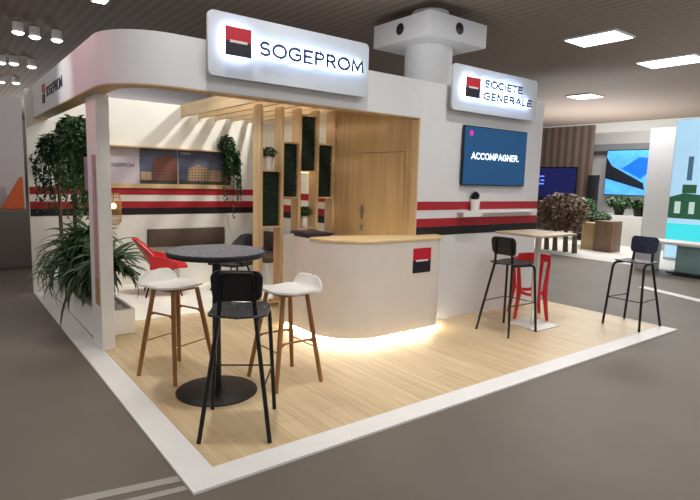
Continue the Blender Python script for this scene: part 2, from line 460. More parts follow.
def strappy(name, label, c, n, L, w, **kw):
    t = thing(name, label, 'potted plant', c)
    m_ = MB(); m_.raw = 1
    h = kw.pop('stem', .3); extra = kw.pop('extra', [])
    strap_leaves(m_, (c[0], c[1], c[2]+h), n, L, w, **kw)
    for e in extra: strap_leaves(m_, e[0], e[1], e[2], w, **kw)
    m_.build('leaves', leafs, t, smooth=60)
    s_ = MB().tube([(c[0], c[1], c[2]), (c[0]+.01, c[1], c[2]+h*.5), (c[0], c[1], c[2]+h+.05)], [.022, .018, .015], 8)
    for e in extra: s_.tube([(c[0]+.02, c[1], c[2]), (e[0][0], e[0][1], e[0][2]+.05)], .014, 8)
    s_.build('stem', bark, t)
    return t
strappy('strap_leaf_plant', 'bushy dark green plant with long arching leaves in the planter, left of the post', (.38, 4.25, .216), 120, .58, .055, stem=.35, extra=[((.34, 4.0, .5), 110, .5), ((.36, 4.5, .75), 110, .5), ((.4, 4.2, .85), 80, .45)], up=(-.2, 1.4), bend=1.1)
strappy('strap_leaf_plant', 'leafy plant with long narrow leaves in the planter, right of the post', (.44, 3.5, .216), 90, .52, .05, stem=.42, up=(0, 1.35), bend=1.0)
strappy('strap_leaf_plant', 'low plant with thin pointed leaves at the far end of the planter', (.36, 5.25, .216), 70, .7, .032, stem=.3, up=(-.2, 1.0), az=(PI*.6, PI*1.6), bend=1.3)
strappy('strap_leaf_plant', 'sparse plant whose long leaves droop over the white platform edging', (.3, 4.05, .216), 16, .8, .036, stem=.2, up=(.2, .9), az=(PI*.85, PI*1.5), bend=1.25)

# weeping tree rising from planter and hanging greenery
t = thing('weeping_fig', 'small tree with dense hanging foliage behind the post at the left edge', 'tree', (.36, 5.0, .216))
m_ = MB(); m_.raw = 1
leafs_cloud(m_, blob((.34, 4.25, 2.02), (.17, .5, .32), 2600), .065)
leafs_cloud(m_, blob((.34, 4.9, 2.12), (.15, .45, .28), 1500), .065)
for k_ in range(46):
    y_ = random.uniform(3.8, 5.2); x_ = random.uniform(.2, .48)
    leafs_cloud(m_, strand((x_, y_, 1.95), (x_+random.uniform(-.06, .06), y_+random.uniform(-.1, .1), random.uniform(1.0, 1.6)), 34, .04), .055, .6)
m_.build('foliage', leafm, t, smooth=60)
MB().tube([(.36, 5.0, .216), (.38, 4.95, .8), (.34, 4.8, 1.4), (.35, 4.6, 1.95)], [.03, .026, .022, .015], 8).tube([(.37, 4.93, .9), (.33, 4.6, 1.5), (.34, 4.3, 1.95)], [.02, .017, .012], 8).build('trunk', bark, t)
t = thing('weeping_fig', 'small tree with loose leafy crown at the outer corner of the back wall', 'tree', (.34, 5.6, .216))
m_ = MB(); m_.raw = 1
leafs_cloud(m_, blob((.26, 5.5, 2.02), (.2, .33, .2), 900), .06)
for k_ in range(34):
    y_ = random.uniform(5.25, 5.8); x_ = random.uniform(.05, .4)
    leafs_cloud(m_, strand((x_, y_, 1.95), (x_+random.uniform(-.06, .06), y_+random.uniform(-.05, .05), random.uniform(1.15, 1.6)), 30, .04), .05, .6)
m_.build('foliage', leafd, t, smooth=60)
MB().tube([(.34, 5.6, .216), (.32, 5.62, .9), (.3, 5.55, 1.5), (.28, 5.5, 2.0)], [.03, .025, .02, .013], 8).build('trunk', bark, t)

# ------------------------------------------------------------------ back wall picture band
t = thing('picture_band', 'oak framed row of pictures on the back wall above the stripes', 'picture panel', (1.7, 5.9, 1.5))
MB().box(.62, 2.98, 5.80, 5.934, 2.085, 2.105).build('top_shelf', oakx, t)
MB().box(.62, 2.98, 5.915, 5.934, 1.478, 1.545).build('bottom_rail', oakx, t)
skym = mat('dusk_print', (84, 92, 118), .4, var=.3, scale=2.5, stretch=(1, 1, 3))
def winprint(name, col):
    m = mat(name, col, .5); nt = m.node_tree; b = nt.nodes['Principled BSDF']
    tc = nt.nodes.new('ShaderNodeTexCoord'); sx = nt.nodes.new('ShaderNodeSeparateXYZ'); nt.links.new(tc.outputs['Object'], sx.inputs[0])
    outs = []
    for ax, per, th in ((0, .053, .45), (2, .046, .42)):
        a = nt.nodes.new('ShaderNodeMath'); a.operation = 'MULTIPLY'; a.inputs[1].default_value = 1/per; nt.links.new(sx.outputs[ax], a.inputs[0])
        f = nt.nodes.new('ShaderNodeMath'); f.operation = 'FRACT'; nt.links.new(a.outputs[0], f.inputs[0])
        l = nt.nodes.new('ShaderNodeMath'); l.operation = 'LESS_THAN'; l.inputs[1].default_value = th; nt.links.new(f.outputs[0], l.inputs[0]); outs.append(l)
    mu = nt.nodes.new('ShaderNodeMath'); mu.operation = 'MULTIPLY'; nt.links.new(outs[0].outputs[0], mu.inputs[0]); nt.links.new(outs[1].outputs[0], mu.inputs[1])
    mx = nt.nodes.new('ShaderNodeMix'); mx.data_type = 'RGBA'; mx.inputs[6].default_value = srgb(col); mx.inputs[7].default_value = srgb((62, 48, 52))
    nt.links.new(mu.outputs[0], mx.inputs['Factor']); nt.links.new(mx.outputs[2], b.inputs['Base Color'])
    return m
def picture(x0, x1, kind):
    f = MB().box(x0, x1, 5.922, 5.934, 1.546, 2.084).build('picture', skym if kind else mat('lilac_print', (206, 196, 206), .4), t)
    y = 5.9215
    if kind == 0:
        text_mb('SOGEPROM', x0+.36, x1-.07, 1.79, 1.845, y, .002, .008).build('lettering', navy, f)
        return
    brick = mat('print_brick', (142, 84, 66), .5, var=.1); win = mat('print_window', (58, 48, 56), .5); grd = mat('print_ground', (60, 58, 52), .5, var=.6, scale=30)
    pale = mat('print_pale', (184, 158, 128), .5, var=.1)
    MB().box(x0, x1, y-.001, y, 1.546, 1.62).build('printed_ground', grd, f)
    if kind == 1:
        c = x0+.36
        MB().prism([(c-.17, 1.60), (c+.22, 1.60), (c+.22, 1.93), (c+.06, 2.0), (c-.17, 1.92)], 0, .0012, XZ(y-.001)).build('printed_tower', winprint('print_brick', (120, 72, 58)), f)
        MB().box(c-.35, c-.19, y-.0022, y-.001, 1.6, 1.73).build('printed_block', pale, f)
    else:
        c = x0+.3
        MB().prism([(c-.15, 1.60), (c+.42, 1.60), (c+.42, 1.78), (c+.2, 1.80), (c+.02, 1.87), (c-.15, 1.80)], 0, .0012, XZ(y-.001)).build('printed_tower', winprint('print_stone', (164, 136, 108)), f)
        MB().box(c+.5, c+.58, y-.0022, y-.001, 1.6, 1.76).build('printed_block', brick, f)
        text_mb('SOGEPROM', x0+.03, x0+.2, 2.02, 2.05, y-.001, .001, .005).build('lettering', white, f)
picture(.64, 1.46, 0); picture(1.475, 2.055, 1); picture(2.075, 2.96, 2)

# ivy trailing from the picture shelf
t = thing('trailing_ivy', 'dark green ivy trailing down the back wall from the picture shelf', 'potted plant', (2.86, 5.87, 2.106))
m_ = MB(); m_.raw = 1
leafs_cloud(m_, blob((2.85, 5.82, 2.2), (.15, .1, .19), 520), .06)
leafs_cloud(m_, blob((2.92, 5.78, 1.95), (.16, .08, .25), 450), .06)
for k_ in range(18):
    x_ = random.uniform(2.78, 3.12)
    leafs_cloud(m_, strand((x_-.06, 5.80, 2.1), (x_+random.uniform(-.02, .06), 5.80, random.uniform(1.25, 1.75)), 38, .02), .05, .6)
for x_, z_ in ((2.98, 1.0), (2.8, 1.2), (3.1, 1.3)):
    leafs_cloud(m_, strand((x_-.03, 5.80, 2.0), (x_, 5.83, z_), 40, .015), .045, .6)
m_.build('foliage', leafd, t, smooth=60)
MB().lathe([(0, 0), (.05, 0), (.062, .1), (.055, .1), (.045, .09), (0, .09)], (2.86, 5.862, 2.106), 20).build('pot', potw, t)

# rattan wall lantern
t = thing('rattan_lantern', 'woven rattan lantern glowing on the back wall beside the post', 'lamp', (1.03, 5.72, .95))
c = (1.03, 5.72)
m_ = MB()
prof = [(.07, .95), (.1, 1.0), (.105, 1.18), (.1, 1.34), (.07, 1.40)]
for k_ in range(20):
    a = 2*PI*k_/20; m_.tube([(c[0]+r_*math.cos(a), c[1]+r_*math.sin(a), z_) for r_, z_ in prof], .003, 5)
for r_, z_ in prof+[(.103, 1.07), (.104, 1.26)]:
    m_.tube([(c[0]+r_*math.cos(2*PI*k_/24), c[1]+r_*math.sin(2*PI*k_/24), z_) for k_ in range(24)], .004, 5, closed=True)
m_.build('lamp_shade', rattan, t)
MB().lathe([(0, -.05), (.03, -.04), (.04, 0), (.03, .035), (0, .045)], (c[0], c[1], 1.22), 16).build('bulb', bulb, t)
MB().tube([(c[0], c[1], 1.265), (c[0], c[1], 1.41), (c[0], 5.936, 1.45)], .004, 6).build('cord', blackp, t)

# ------------------------------------------------------------------ bench
t = thing('bench', 'brown upholstered corner bench along the back wall', 'bench', (2.4, 5.7, 0))
MB().box(1.9, 3.38, 5.45, 5.88, .007, .42).box(2.88, 3.38, 4.45, 5.449, .007, .42).build('plinth', wallw, t)
MB().box(1.88, 3.385, 5.42, 5.84, .421, .5, .012).build('seat_cushion', brownf, t)
MB().box(2.84, 3.385, 4.43, 5.419, .421, .5, .012).build('seat_cushion', brownf, t)
MB().box(1.56, 2.83, 5.85, 5.935, .56, .84, .015).build('backrest', brownf, t)
MB().box(3.31, 3.395, 4.43, 5.40, .52, .80, .015).build('backrest', brownf, t)

# ------------------------------------------------------------------ lounge armchairs
def grid_shell(mb, f, nu, nv, th):
    """sheet f(u,v)->Vector given thickness"""
    V = [[f(i/nu, j/nv) for j in range(nv+1)] for i in range(nu+1)]
    def nrm(i, j):
        a = V[min(i+1, nu)][j]-V[max(i-1, 0)][j]; b = V[i][min(j+1, nv)]-V[i][max(j-1, 0)]
        n = a.cross(b); return n.normalized() if n.length > 1e-9 else Vector((0, 0, 1))
    T_ = [[mb.bm.verts.new(V[i][j]+nrm(i, j)*th/2) for j in range(nv+1)] for i in range(nu+1)]
    B_ = [[mb.bm.verts.new(V[i][j]-nrm(i, j)*th/2) for j in range(nv+1)] for i in range(nu+1)]
    for i in range(nu):
        for j in range(nv):
            mb.bm.faces.new((T_[i][j], T_[i+1][j], T_[i+1][j+1], T_[i][j+1])); mb.bm.faces.new((B_[i][j], B_[i][j+1], B_[i+1][j+1], B_[i+1][j]))
    for i in range(nu):
        mb.bm.faces.new((T_[i][0], B_[i][0], B_[i+1][0], T_[i+1][0])); mb.bm.faces.new((T_[i][nv], T_[i+1][nv], B_[i+1][nv], B_[i][nv]))
    for j in range(nv):
        mb.bm.faces.new((T_[0][j], T_[0][j+1], B_[0][j+1], B_[0][j])); mb.bm.faces.new((T_[nu][j], B_[nu][j], B_[nu][j+1], T_[nu][j+1]))

def armchair(name, label, shell, loc, rz):
    """faces local +y"""
    t = thing(name, label, 'chair', (0, 0, 0))
    m_ = MB()
    def f(u, v):      # u across, v from front of seat to the top of the back
        x = (u-.5)*2
        if v < .5:
            q = v/.5; y = .30-.44*q; z = .42-.05*q+.06*x*x*q; w = .25-.04*max(0, .25-q)*4*.5
        else:
            q = (v-.5)/.5; y = -.14-.27*q+.16*x*x*(1-q*.6); z = .37+.06*x*x*(1-q)+.45*q*(1-.06*x*x); w = .25-.13*q*q
        return Vector((x*w, y, z))
    grid_shell(m_, f, 14, 18, .03)
    m_.build('seat_shell', shell, t, smooth=70)
    for sx in (-1, 1):       # arms
        a = MB()
        def g(u, v, sx=sx):
            y = -.20+.36*u; z = .40+.19*v*(1-.55*u*u); return Vector((sx*(.25+.03*v), y, z))
        grid_shell(a, g, 8, 5, .026); a.build('armrest', shell, t, smooth=70)
    for sx in (-1, 1):
        for sy in (-1, 1):
            MB().tube([(sx*.14, sy*.12-.02, .385), (sx*.25, sy*.24-.02, .007)], [.014, .010], 8).build('leg', blackm, t)
    t.location = loc; t.rotation_euler = (0, 0, rz)
    return t
armchair('armchair', 'red shell armchair beside the back wall', redp, (1.50, 4.97, 0), -PI/2-.25+PI*0)
armchair('armchair', 'black shell armchair partly behind the round table', blackp, (2.45, 4.72, 0), PI*.5+.5)

# ------------------------------------------------------------------ counter
def counter_line(off=0.0):
    r1, r2 = .52, .28
    a = [(2.13+off, 2.15)] + arc(2.13+r1, 1.60+r1, r1-off, 180, 270, 16) + arc(3.71-r2, 1.60+r2, r2-off, 270, 350, 10)
    return a
t = thing('reception_counter', 'white reception counter with rounded front and an oak top', 'counter', (2.9, 2.0, 0))
MB().ribbon(counter_line(0), counter_line(.03), .034, 1.052).build('front_panel', cntw, t)
MB().box(2.13, 2.16, 2.153, 2.72, .034, 1.052).box(2.161, 2.7, 2.69, 2.72, .034, 1.05).build('side_panel', cntw, t)
MB().box(2.165, 2.62, 2.155, 2.685, 1.0, 1.05).build('side_shelf', white, t)
MB().ribbon(counter_line(.045), counter_line(.12), .001, .0335).build('plinth', white, t)
MB().ribbon(counter_line(.034), counter_line(.044), .004, .030).box(2.164, 2.173, 2.16, 2.68, .004, .030).build('led_strip', warmled, t)
# top
ol = [(2.118, 2.16)] + arc(2.13+.52, 1.60+.52, .532, 180, 270, 16) + arc(3.735-.28, 1.588+.28, .28, 270, 355, 10)
top = ol + [(3.735, 1.869), (3.384, 1.869), (3.3, 1.92), (3.0, 2.02), (2.62, 2.12), (2.5, 2.16)]
MB().prism(top, 1.053, 1.078).build('counter_top', oakp, t, bevel=.004)
lg = None
def logo(parent, x0, x1, z0, z1, y, d, name='logo'):
    g = MB().box(x0, x1, y-d, y, (z0+z1)/2+.0005, z1).build(name, signred, parent)
    MB().box(x0, x1, y-d, y, z0, (z0+z1)/2).build('black_half', signblk, g)
    w = (x1-x0); zc = (z0+z1)/2
    MB().box(x0+w*.16, x1-w*.16, y-d-.003, y-d-.0002, zc-.012, zc+.008).build('white_dash', dashw, g)
    return g
logo(t, 3.12, 3.395, .69, .965, 1.599, .004)

t = thing('laptop', 'dark closed laptop lying on the left end of the counter', 'laptop', (2.33, 2.42, 1.0795))
MB().box(2.16, 2.46, 2.18, 2.62, 1.0795, 1.095, .005).box(2.2, 2.5, 2.3, 2.6, 1.051, 1.079).build('base', laptopm, t)
MB().box(2.16, 2.46, 2.18, 2.62, 1.0965, 1.106, .004).build('lid', laptopm, t)

# ------------------------------------------------------------------ illuminated signs
glow2 = mat('led_letter', (255, 255, 255), .5, emit=(186, 210, 255), es=13)
def sign(label, x0, x1, z0, z1, lg_rect, lines, loc, sw=.021):
    t = thing('illuminated_sign', label, 'sign', loc)
    MB().prism(rrect(x0, x1, z0, z1, .05), 0, .03, XZ(1.815)).build('sign_board', signb, t)
    for q_ in (.15, .85):
        xm = x0+(x1-x0)*q_; MB().box(xm-.03, xm+.03, 1.8155, 1.8715, z0+.06, 2.80).build('bracket', steel, t)
    y = 1.783
    a, b, c, d = lg_rect
    g = logo(t, a, b, c, d, y-.045, .012)
    MB().box(a+.004, b-.004, y-.0445, y-.038, c+.004, d-.004).build('backlight', glow, g)
    for body, r in lines:
        l = text_mb(body, *r, y-.045, .010, sw).build('lettering', navy, t)
        e = .0
        text_mb(body, *r, y-.036, .0085, sw-.005).build('backlight', glow2, l)
    return t
sign('large illuminated sign with the lettering SOGEPROM on the overhead fascia', .845, 2.555, 2.535, 3.06, (.975, 1.21, 2.708, 2.94), [('SOGEPROM', (1.285, 2.455, 2.748, 2.872))], (1.7, 1.8, 2.6))
sign('illuminated sign with two lines reading SOCIETE GENERALE above the wall screen', 3.815, 5.47, 2.545, 3.07, (3.985, 4.235, 2.705, 2.932), [('SOCIETE', (4.315, 5.075, 2.845, 2.94)), ('GENERALE', (4.30, 5.29, 2.70, 2.795))], (4.65, 1.8, 2.6), .0215)

# lettering on the left fascia (faces -x)
t = thing('fascia_lettering', 'flat lettering SOGEPROM with red and black logo on the left fascia', 'sign', (.089, 4.5, 2.6))
ML = Matrix(((0, 1, 0, .089-0), (-1, 0, 0, 0), (0, 0, 1, 0), (0, 0, 0, 1)))
def left_box(y0, y1, z0, z1, d, name, m, parent):
    return MB().box(.089-d, .089, y0, y1, z0, z1).build(name, m, parent)
g = left_box(4.90, 5.08, 2.63, 2.735, .006, 'logo', signred, t)
left_box(4.90, 5.08, 2.515, 2.629, .006, 'black_half', signblk, g)
left_box(4.93, 5.05, 2.622, 2.636, .008, 'white_dash', dashw, g)
m_ = text_mb('SOGEPROM', -4.80, -3.76, 2.565, 2.68, 0, .006)
m_.bm.transform(Matrix(((0, 1, 0, .089), (-1, 0, 0, 0), (0, 0, 1, 0), (0, 0, 0, 1))))
m_.build('lettering', navy, t)

# ------------------------------------------------------------------ wall screen, shelf
t = thing('wall_screen', 'wall mounted television showing the word ACCOMPAGNER on blue', 'television', (4.74, 1.85, 1.68))
MB().box(4.107, 5.38, 1.826, 1.856, 1.668, 2.395, .004, 1).build('frame', screenb, t)
MB().box(4.3, 5.1, 1.857, 1.8705, 1.8, 2.2).build('wall_mount', blackm, t)
scr = mat('screen_blue', (6, 50, 86), .3, emit=(4, 72, 118), es=.62, var=.05)
s_ = MB().box(4.12, 5.367, 1.822, 1.8255, 1.682, 2.382).build('screen_panel', scr, t)
brt = mat('screen_text', (240, 250, 255), .4, emit=(235, 245, 255), es=1.0)
text_mb('ACCOMPAGNER.', 4.25, 5.22, 1.99, 2.075, 1.8215, .002, .016).build('screen_lettering', brt, s_)
mag = mat('screen_magenta', (190, 50, 160), .4, emit=(190, 50, 160), es=.5)
MB().prism(arc(4.235, 2.305, .036, 0, 342, 18), 0, .002, XZ(1.8215)).build('screen_mark', mag, s_)

# two-section shelf under the tv
t = thing('wall_shelf', 'white shelf across the stripes beneath the television', 'shelf', (4.9, 1.8, 1.3))
MB().box(4.10, 5.64, 1.76, 1.868, 1.325, 1.345, .002, 1).build('board', white, t)
MB().box(4.08, 4.42, 1.735, 1.759, 1.285, 1.350).build('front_edge', white, t)
t = thing('small_potted_plant', 'white pot with a dark round plant on the shelf under the television', 'potted plant', (4.36, 1.81, 1.346))
MB().lathe([(0, 0), (.05, 0), (.066, .15), (.06, .15), (.046, .14), (0, .14)], (4.36, 1.81, 1.346), 24).build('pot', potw, t)
m_ = MB(); m_.raw = 1; leafs_cloud(m_, blob((4.36, 1.81, 1.545), (.05, .05, .055), 260), .03)
m_.build('foliage', mat('leaf_brown', (48, 40, 44), .6, var=.5), t)

# pots on divider
def pot(label, x, y, z, r, h, fr, n):
    t = thing('potted_plant', label, 'potted plant', (x, y, z))
    MB().lathe([(0, 0), (r*.85, 0), (r, h), (r*.9, h), (r*.8, h-.01), (0, h-.01)], (x, y, z), 24).build('pot', potw, t)
    m_ = MB(); m_.raw = 1; leafs_cloud(m_, blob((x, y, z+h+fr*.55), (fr, fr, fr*.7), n), .035, .1); m_.build('foliage', leafm, t)
pot('small green plant in a white pot on top of the shortest moss panel', 2.40, 3.575, 1.7905, .055, .17, .105, 380)
pot('small green plant in a white pot on the divider shelf behind the counter', 2.955, 3.575, 1.0405, .052, .15, .11, 380)

# ------------------------------------------------------------------ bar tables
t = thing('round_bar_table', 'tall round bar table with speckled grey top and black pedestal', 'table', (.68, 1.25, 0))
MB().lathe([(0, 0), (.316, 0), (.316, .008), (.3, .014), (.06, .02), (0, .02)], (.68, 1.25, .001), 64).build('base', blackm, t)
MB().lathe([(.034, .02), (.034, 1.03), (.055, 1.035), (.055, 1.084), (0, 1.084)], (.68, 1.25, .001), 24).build('column', blackm, t)
MB().lathe([(0, 1.085), (.36, 1.085), (.368, 1.09), (.368, 1.126), (.362, 1.13), (0, 1.13)], (.68, 1.25, .001), 72).build('tabletop', granite, t, smooth=30)
o = MB().lathe([(.3685, 1.089), (.371, 1.092), (.371, 1.124), (.3685, 1.127), (.3685, 1.089)], (.68, 1.25, .001), 72).build('edge_band', blackp, t)
t = thing('square_bar_table', 'small rectangular bar table with thin oak top and white pedestal', 'table', (4.70, 1.10, 0))
MB().box(4.48, 4.92, .87, 1.31, .001, .012, .004).build('base', white, t)
MB().box(4.675, 4.725, 1.07, 1.12, .012, 1.105).build('column', mat('column_grey', (200, 198, 194), .4), t)
MB().box(4.33, 5.09, .83, 1.45, 1.106, 1.13, .003).build('tabletop', wood('table_oak', (176, 156, 128), (190, 172, 144), 'x'), t)

# ------------------------------------------------------------------ black bar stool
def make_black_stool(label, seatm, backm):
    t = thing('bar_stool', label, 'bar stool')
    r = .0145
    # rear legs join over the backrest in one bent tube
    for sx in (-1, 1):
        MB().tube(fillet([(sx*.225, -.265, .001), (sx*.115, -.125, .82), (sx*.105, -.155, 1.05)], .06), r, 10).build('rear_leg', blackm, t)
        MB().tube(fillet([(sx*.225, .255, .001), (sx*.185, .20, .782), (sx*.125, -.12, .782)], .07), r, 10).build('front_leg', blackm, t)
    MB().tube(fillet([(-.105, -.155, 1.05), (-.10, -.162, 1.085), (.10, -.162, 1.085), (.105, -.155, 1.05)], .04), r, 10).build('back_bow', blackm, t)
    z = .345
    def lerp(a, b, q): return tuple(a[i]+(b[i]-a[i])*q for i in range(3))
    fl = [lerp((sx*.225, .255, 0), (sx*.185, .20, .782), z/.782) for sx in (-1, 1)]
    rl = [lerp((sx*.225, -.265, 0), (sx*.115, -.125, .82), z/.82) for sx in (-1, 1)]
    MB().tube([rl[0], fl[0]], .006, 6).tube([fl[0], fl[1]], .006, 6).tube([fl[1], rl[1]], .006, 6).build('footrest', blackm, t)
    def rc(q, hl, hw, r_):      # half width of a rounded rectangle at distance q from its middle
        e_ = max(0, abs(q)-(hl-r_)); return hw-r_+math.sqrt(max(0, r_*r_-e_*e_))
    s_ = MB()
    def f(u, v):
        v_ = .5-.5*math.cos(PI*v); q = (v_-.5)*.40; x = (u-.5)*2*rc(q, .2001, .195, .09)
        return Vector((x, .025+q, .802-.012*math.cos((v_-.4)*3)+.02*abs(u-.5)))
    grid_shell(s_, f, 12, 20, .012); s_.build('seat', seatm, t, smooth=60)
    b_ = MB()
    def g(u, v):
        v_ = .5-.5*math.cos(PI*v); q = (v_-.5)*.205; hw = rc(q, .1026, .168-.012*(1-v_), .055); x = (u-.5)*2*hw
        return Vector((x, -.128-.03*v_-.9*x*x+.02, 1.0+q))
    grid_shell(b_, g, 14, 16, .014); b_.build('backrest', backm, t, smooth=60)
    return t
s1 = make_black_stool('black bar stool with its backrest toward the viewer in front of the round table', speck, blackp)
s1.location = (.562, .606, 0); s1.rotation_euler = (0, 0, math.atan2(.265-.522, .604-.22)+0.02)
s2 = dup(s1, (4.20, 1.11, 0), -PI/2, 'black bar stool close to the white wall, left of the rectangular bar table')
s3 = dup(s1, (5.785, .42, 0), PI/2-.03, 'black bar stool standing alone at the far end of the platform')
for ch in list(s3.children):
    if ch.name.startswith('backrest'):
        ch.data = ch.data.copy(); ch.data.materials[0] = bluesp
for s_ in (s1, s2, s3): s_['group'] = 'black tubular bar stools'

# ------------------------------------------------------------------ white shell stools
def make_white_stool(label, loc, rz, zs):
    """faces local +y"""
    t = thing('bar_stool', label, 'bar stool', group='white shell bar stools with wooden legs')
    m_ = MB()
    L_ = .53
    def f(u, v):
        v_ = .5-.5*math.cos(PI*v); q = v_*L_
        r_ = .15 if q < L_/2 else .10
        e_ = max(0, abs(q-L_/2)-(L_/2+.0001-r_)); hw = .205-r_+math.sqrt(max(0, r_*r_-e_*e_)); x = (u-.5)*2
        flat = .37
        if q < flat: y = .19-q; z = .772+.012*math.cos(q/flat*PI)
        else:
            k_ = q-flat; ra = .075; am = 1.25; a_ = min(k_/ra, am); ex = max(0, k_-ra*am)
            y = -.18-ra*math.sin(a_)-ex*math.cos(am); z = .76+ra*(1-math.cos(a_))+ex*math.sin(am)
        up = max(0, min(1, (q-.18)/.2))
        dn = max(0, min(1, (q-flat+.04)/.1)); z += .03*abs(x)**2.5*up*(1-dn); y += .035*x*x*max(0, min(1, (q-flat)/.12))
        return Vector((x*hw, y, z))
    grid_shell(m_, f, 18, 30, .016); o = m_.build('seat_shell', shellw, t, smooth=75)
    foot = {}; topz = .745
    for sx in (-1, 1):
        for sy in (-1, 1):
            a = (sx*.225, sy*.22, .001); b = (sx*.13, sy*.115-.01, topz); foot[sx, sy] = (a, b)
            MB().tube([b, tuple(b[i]*.5+a[i]*.5 for i in range(3)), a], [.0185, .021, .017], 10).build('leg', legw, t)
    def at(k_, z):
        a, b = foot[k_]; q = z/topz; return tuple(a[i]+(b[i]-a[i])*q for i in range(3))
    for sx in (-1, 1):       # side rails with curved gussets
        r_ = MB(); p = at((sx, -1), zs); q = at((sx, 1), zs)
        r_.tube([p, q], .009, 8)
        for k_, e in ((-1, p), (1, q)):
            lo = at((sx, k_), zs-.06); mid = (e[0], e[1]-k_*.055, e[2])
            r_.tube([lo, tuple(lo[i]*.25+e[i]*.5+mid[i]*.25 for i in range(3)), mid], [.009, .014, .008], 8)
        r_.build('side_rail', legw, t)
    for sy in (-1, 1):
        MB().tube([at((-1, sy), .30), at((1, sy), .30)], .006, 8).build('cross_rail', mat('brass', (150, 112, 62), .35, .5) if 'brass' not in MATS else MATS['brass'], t)
    MB().box(-.12, .12, -.11, .10, .735, .75, .003).build('seat_support', legw, t)
    t.location = loc; t.rotation_euler = (0, 0, rz)
    return t
make_white_stool('white shell bar stool with wooden legs, left of the round table', (.557, 1.80, 0), math.atan2(-.92, .39)-PI/2, .55)
make_white_stool('white shell bar stool with wooden legs, between round table and counter', (1.258, 1.18, 0), PI/2+.03, .37)

# ------------------------------------------------------------------ red stool
def make_red_stool(loc, rz):
    """one-piece stool; near side (local -y) shows rail and two splayed legs"""
    t = thing('bar_stool', 'glossy red one-piece bar stool behind the rectangular bar table', 'bar stool')
    b_ = MB()
    def fb(u, v):
        x = (u-.5)*2; return Vector((x*(.205-.01*v), -.17-.02*v+.02*x*x, .745+.11*v-.02*x*x*v))
    grid_shell(b_, fb, 12, 4, .022); b_.build('backrest', redp, t, smooth=60)
    s_ = MB()
    def fs(u, v):
        x = (u-.5)*2; y = -.16+.33*v; return Vector((x*(.19-.02*v), y, .745-.02*math.sin(PI*v)+.012*x*x))
    grid_shell(s_, fs, 10, 10, .02); s_.build('seat', redp, t, smooth=60)
    for sy in (-1, 1):
        for sx in (-1, 1):
            m_ = MB(); pts = fillet([(sx*.19, sy*.16, .745), (sx*.155, sy*.17, .36), (sx*.20, sy*.205, .001)], .08, 8)
            n = len(pts); m_.tube(pts, [.021+.012*math.exp(-((p.z-.36)/.12)**2) for p in pts], 10)
            m_.build('leg', redp, t, smooth=60)
        m_ = MB(); m_.tube([( (q-.5)*2*.16, sy*.175, .36-.045*math.sin(PI*q)) for q in [i/10 for i in range(11)]], .022, 10)
        m_.build('stretcher', redp, t, smooth=60)
    t.location = loc; t.rotation_euler = (0, 0, rz)
make_red_stool((5.03, 1.40, 0), math.atan2(1.027-1.376, 5.0-4.778)+.25)

# ------------------------------------------------------------------ hall background
t = thing('hall_column', 'thick round white hall column with square head behind the stand', 'column', (7.8, 6.2, HZ))
MB().lathe([(0, 0), (.52, 0), (.52, 4.63), (0, 4.63)], (7.8, 6.2, HZ), 48).build('shaft', gray, t)
MB().box(6.93, 8.67, 5.33, 7.07, 4.60, 5.08, .01).build('head', gray, t)
MB().lathe([(0, 0), (.4, 0), (.4, .29), (0, .29)], (7.8, 6.2, 5.085), 32).build('neck', gray, t)
for M_ in (Matrix.Translation((6.925, 6.2, 4.86)) @ Matrix.Rotation(-PI/2, 4, 'Y'), Matrix.Translation((7.8, 5.325, 4.86)) @ Matrix.Rotation(PI/2, 4, 'X')):
    m_ = MB().lathe([(0, .012), (.1, .012), (.12, 0), (.0, 0)], n=24); m_.bm.transform(M_); m_.build('vent', blackp, t)

def cpanel(label, x, y, w=1.3, d=.7):
    t = thing('ceiling_lamp', label, 'ceiling lamp', (x, y, H-.05), 0, 'bright rectangular ceiling lamps')
    MB().box(x-w/2-.04, x+w/2+.04, y-d/2-.04, y+d/2+.04, H-.05, H-.002).build('frame', gray, t)
    MB().box(x-w/2, x+w/2, y-d/2, y+d/2, H-.06, H-.051).build('diffuser', fixture, t)
cpanel('long rectangular ceiling lamp above the stand, left of the lamp cut by the picture edge', 12.2, 4.75, .9, 1.25)
cpanel('rectangular ceiling lamp cut by the right picture edge', 16.0, 4.6, 1.0, 1.5)
cpanel('small far ceiling lamp just beyond the right end of the stand', 20.2, 9.6, 1.0, 1.0)
cpanel('ceiling lamp at the top picture edge above the stand corner', 1.97, 10.2, .25, .3)
def spot(label, x, y):
    t = thing('ceiling_spotlight', label, 'spotlight', (x, y, H-.3), 0, 'round ceiling spotlights far to the left')
    MB().lathe([(0, 0), (.12, 0), (.12, .24), (0, .24)], (x, y, H-.26), 20).build('housing', gray, t)
    MB().lathe([(0, -.05), (.09, -.045), (.14, 0), (0, .0)], (x, y, H-.265), 20).build('lens', fixture, t)
for x, y, l in ((.82, 13.55, 'first from the left in the nearer row of far spotlights'), (1.21, 13.77, 'middle spotlight of the nearer far row'), (1.71, 13.74, 'spotlight at the right end of the nearer far row'),
                (.86, 18.45, 'first from the left in the middle row of far spotlights'), (1.2, 18.32, 'middle spotlight of the middle far row'), (1.72, 18.46, 'spotlight at the right end of the middle far row'),
                (1.23, 23.0, 'leftmost spotlight in the furthest row'), (1.71, 22.8, 'second spotlight in the furthest row')):
    spot(l, x, y)

